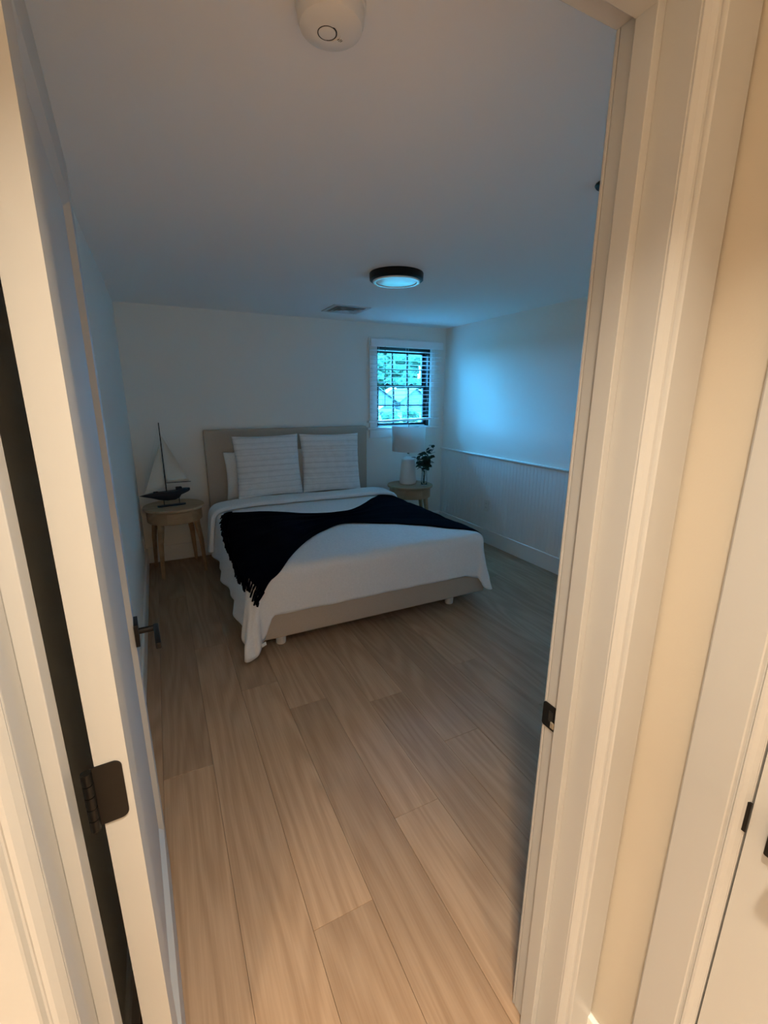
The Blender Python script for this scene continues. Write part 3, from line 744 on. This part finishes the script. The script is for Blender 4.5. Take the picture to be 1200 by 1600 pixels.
# ------------------------------------------------------------------ ceiling fittings, outlets
SDX, SDY = .396, 1.034
sd = empty('smoke_detector', (SDX, SDY, ZC), 0, label='round white smoke detector on the ceiling just inside the doorway', cat='smoke detector')
bm = bmesh.new(); lathe(bm, [(0, 0), (.070, 0), (.070, -.010), (.067, -.012), (0, -.012)], 48); obj('mounting_ring', bm, M['plastic'], sd, 'auto')
bm = bmesh.new(); lathe(bm, [(.066, -.012), (.0665, -.014), (.066, -.030), (.062, -.041), (.052, -.047), (.030, -.050), (.0185, -.0505), (.0185, -.0485), (0, -.0485)], 48); obj('housing', bm, M['plastic'], sd, 'auto')
bm = bmesh.new(); lathe(bm, [(.0165, -.049), (.0185, -.0512), (.0195, -.0505), (.0195, -.049)], 40, -0.008, .001); 
for f in bm.faces: f.smooth = True
obj('button_ring', bm, M['print'], sd)
bm = bmesh.new(); lathe(bm, [(0, -.0518), (.014, -.0516), (.0170, -.0506), (.0170, -.049), (0, -.049)], 32, -.008, .001); obj('test_button', bm, M['plastic'], sd, 'auto')
bm = bmesh.new()
for i, (a, ln) in enumerate(((0, .0030), (1, .0042), (2, .0030))):
    m_ = Matrix.Translation((.018+i*.0032, .006+.001*i, -.0502)) @ Matrix.Rotation(rad(28), 4, 'Z')
    box(bm, -.0006, .0006, -ln, ln, -.0004, .0004, mtx=m_)
obj('printed_symbol', bm, M['print'], sd)
CLX, CLY = 1.45, 2.735
cl = empty('ceiling_light', (CLX, CLY, ZC), 0, label='round flush ceiling light with black rim and white lens above the bed foot', cat='ceiling light')
bm = bmesh.new(); lathe(bm, [(0, 0), (.168, 0), (.170, -.004), (.168, -.040), (.158, -.046), (.150, -.046), (.150, -.034), (0, -.034)], 64); obj('rim', bm, M['black'], cl, 'auto')
bm = bmesh.new(); lathe(bm, [(.1495, -.036), (.1495, -.050), (.146, -.054), (.132, -.055), (.129, -.0545), (.129, -.036)], 64); obj('lens_ring', bm, M['lens'], cl, 'auto')
bm = bmesh.new(); lathe(bm, [(0, -.053), (.11, -.0525), (.126, -.050), (.126, -.036), (0, -.036)], 64); obj('diffuser', bm, M['lens'], cl, 'auto')
# ceiling vent
vt = empty('ceiling_vent', (1.61, 3.985, ZC), 0, label='square white metal air vent in the ceiling in front of the window', cat='vent')
def frame_ring(h0, h1, z0, z1):
    bm = bmesh.new()
    for (a, b, c, d) in ((-h1, h1, -h1, -h0), (-h1, h1, h0, h1), (-h1, -h0, -h0, h0), (h0, h1, -h0, h0)): box(bm, a, b, c, d, z0, z1)
    return bm
obj('flange', frame_ring(.135, .17, -.006, 0), M['vent'], vt)
obj('duct_back', B(-.135, .135, -.135, .135, -.002, -.0005), M['ductgrey'], vt)
for i, h in enumerate((.125, .093, .061)):
    bm = bmesh.new(); za, zb = -.004, -.014-.002*i
    o_ = [bm.verts.new((sx*h, sy*h, zb)) for sx, sy in ((-1, -1), (1, -1), (1, 1), (-1, 1))]; i_ = [bm.verts.new((sx*(h-.026), sy*(h-.026), za)) for sx, sy in ((-1, -1), (1, -1), (1, 1), (-1, 1))]
    for k in range(4): bm.faces.new((o_[k], o_[(k+1) % 4], i_[(k+1) % 4], i_[k]))
    v_ = obj('louvre', bm, M['vent'], vt); s = v_.modifiers.new('thick', 'SOLIDIFY'); s.thickness = .0015
obj('centre_plate', B(-.030, .030, -.030, .030, -.016, -.012, bev=.001), M['vent'], vt)
# small black ceiling fitting mostly hidden by the door frame
cf = empty('ceiling_spotlight', (1.56, 1.30, ZC), rad(20), label='small black ceiling fitting just showing past the door frame', cat='spotlight')
bm = bmesh.new(); lathe(bm, [(0, 0), (.050, 0), (.052, -.004), (.048, -.010), (.014, -.014), (.014, -.026), (0, -.026)], 32); obj('canopy', bm, M['black'], cf, 'auto')
bm = bmesh.new(); lathe(bm, [(0, -.026), (.020, -.026), (.030, -.032), (.034, -.046), (.034, -.058), (.030, -.058), (.028, -.050), (0, -.050)], 32); obj('lamp_head', bm, M['black'], cf, 'auto')
def outlet(loc, rz, label):
    o = empty('wall_outlet', loc, rz, label=label, cat='outlet')
    bm = bmesh.new(); prism(bm, rrect(-.037, .037, -.061, .061, .005), 0, .006, lambda u, v, h: Vector((u, -h, v))); pl = obj('cover_plate', bm, M['plastic'], o, 'auto')
    for z in (-.02, .02):
        bm = bmesh.new(); prism(bm, rrect(-.017, .017, z-.014, z+.014, .010), .006, .008, lambda u, v, h: Vector((u, -h, v))); r = obj('receptacle', bm, M['plastic'], pl)
        bm = bmesh.new()
        for x in (-.006, .006): box(bm, x-.0012, x+.0012, -.0086, -.008, z-.002, z+.007)
        obj('slots', bm, M['dark'], r)
    return o
outlet((XR-.0105, 3.655, .413), rad(-90), 'white wall outlet low on the beadboard panelling')
outlet((XL, 4.30, .27), rad(90), 'white wall outlet on the plain wall near the sailboat night stand')

# ------------------------------------------------------------------ outside the window
GZ = -1.3
S('ground', B(-160, 240, 4.95, 330, GZ-.3, GZ), M['grass'])
S('road', B(-150, 230, 56, 64, GZ-.05, GZ+.02), M['road'])
def blob_bm(bm, c, r, seed, sub=3, squash=.85):
    res = bmesh.ops.create_icosphere(bm, subdivisions=sub, radius=1.0)
    for v in res['verts']:
        d = v.co.normalized(); k = 1+.28*noise.noise(d*2.1+Vector((seed, 0, 0)))+.16*noise.noise(d*6+Vector((0, seed, 0)))
        v.co = Vector((c[0]+d.x*r*k, c[1]+d.y*r*k, c[2]+d.z*r*k*squash))
def tree(x, y, h, r, seed, label):
    t = empty('tree', (x, y, GZ), 0, label=label, cat='tree', group='trees beyond the houses')
    bm = bmesh.new(); tube(bm, [(0, 0, -.1), (.1, 0, h*.3), (0, .1, h*.7)], .28, 8, .12); obj('trunk', bm, M['bark'], t)
    bm = bmesh.new(); rnd = random.Random(seed)
    for i in range(9):
        a = rnd.uniform(0, 2*PI); q = rnd.uniform(0, .75)*r; z = rnd.uniform(.28, .86)*h
        blob_bm(bm, (q*math.cos(a), q*math.sin(a), z), r*rnd.uniform(.40, .62), seed+i*1.7)
    obj('crown', bm, M['foliage'], t)
specs = [(50, 105, 14, 3.7, 'leafy tree rising behind the first gabled house'), (60.5, 106, 15, 3.8, 'leafy tree standing directly behind the dark roofed house'), (71, 105, 15, 3.8, 'leafy tree past the end of the dark roofed house'),
         (63, 118, 16, 4.1, 'tall leafy tree in the middle panes of the upper sash, between the gables'), (52.5, 119, 17, 4.1, 'tall leafy tree behind the first gabled house and farther off'), (74, 118, 16, 4.1, 'tall leafy tree by the window frame edge of the upper sash'), (66.5, 133, 20, 4.8, 'tallest tree, far behind all the houses')]
for i, s_ in enumerate(specs): tree(s_[0], s_[1], s_[2], s_[3], 3.3*i+1, s_[4])
def house(x, y, wid, dep, hw_, hr, roofm, label, rz=0):
    t = empty('house', (x, y, GZ), rz, label=label, cat='house')
    bm = bmesh.new(); prism(bm, [(-wid/2, -.05), (wid/2, -.05), (wid/2, hw_), (0, hr-.12), (-wid/2, hw_)], 0, dep, lambda u, v, h: Vector((u, h, v))); obj('walls', bm, M['siding'], t)
    for s in (-1, 1):
        bm = bmesh.new(); e = .45
        prism(bm, [(0, hr), (s*(wid/2+e), hw_-e*(hr-hw_)/(wid/2)), (s*(wid/2+e), hw_-e*(hr-hw_)/(wid/2)-.18), (0, hr-.18)], -.5, dep+.5, lambda u, v, h: Vector((u, h, v))); obj('roof_slope', bm, roofm, t)
    for wx in (-wid*.22, wid*.22):
        f = obj('house_window', B(wx-.6, wx+.6, -.06, .02, .9, 2.2), M['roof'], t); obj('window_pane', B(wx-.5, wx+.5, -.08, -.055, 1.0, 2.1), M['glassdark'], f)
house(39.6, 82, 7.5, 10, 2.3, 4.7, M['roof'], 'pale gabled house across the road nearest the hung side of the blind cord')
house(48.2, 82, 7.0, 10, 2.2, 4.6, M['roof'], 'second pale gabled house across the road in the middle of the lower sash')
house(57.5, 94, 11, 5, 2.3, 4.4, M['darkroof'], 'house with a dark grey roof beyond the hedge')
cr = empty('parked_car', (33.6, 66.5, GZ), rad(8), label='pale parked car by the road seen low in the window', cat='car')
bm = bmesh.new(); prism(bm, [(-2.2, .35), (2.2, .35), (2.25, .75), (1.3, .92), (.75, 1.42), (-1.0, 1.45), (-1.8, .95), (-2.25, .85)], -.85, .85, lambda u, v, h: Vector((u, h, v))); bmesh.ops.bevel(bm, geom=list(bm.edges), offset=.06, segments=2, affect='EDGES'); obj('body', bm, M['carpaint'], cr, 'auto')
bm = bmesh.new(); prism(bm, [(1.15, .95), (.68, 1.36), (-.95, 1.38), (-1.6, .98)], -.86, .86, lambda u, v, h: Vector((u, h, v))); obj('side_windows', bm, M['glassdark'], cr)
for x in (-1.35, 1.35):
    for y in (-.78, .78):
        bm = bmesh.new(); prism(bm, [(x+.33*math.cos(2*PI*i/18), .33+.33*math.sin(2*PI*i/18)) for i in range(18)], y-.1, y+.1, lambda u, v, h: Vector((u, h, v))); obj('wheel', bm, M['tyre'], cr)
for i, (x, y, r) in enumerate(((22.0, 43, .95), (24.8, 43.4, 1.0), (27.6, 43.8, 1.0))):
    bm = bmesh.new(); rnd = random.Random(50+i)
    for k in range(6): blob_bm(bm, (rnd.uniform(-.7, .7), rnd.uniform(-.4, .4), rnd.uniform(.35, 1.15)), r*rnd.uniform(.45, .6), 5*i+k, 3)
    o = obj('hedge_bush', bm, M['hedge'], None, False, loc=(x, y, GZ), cat='bush', group='garden bushes below the window')
    o['label'] = ['rounded green bush beside the parked car', 'rounded green bush second from the parked car', 'rounded green bush third from the parked car'][i]
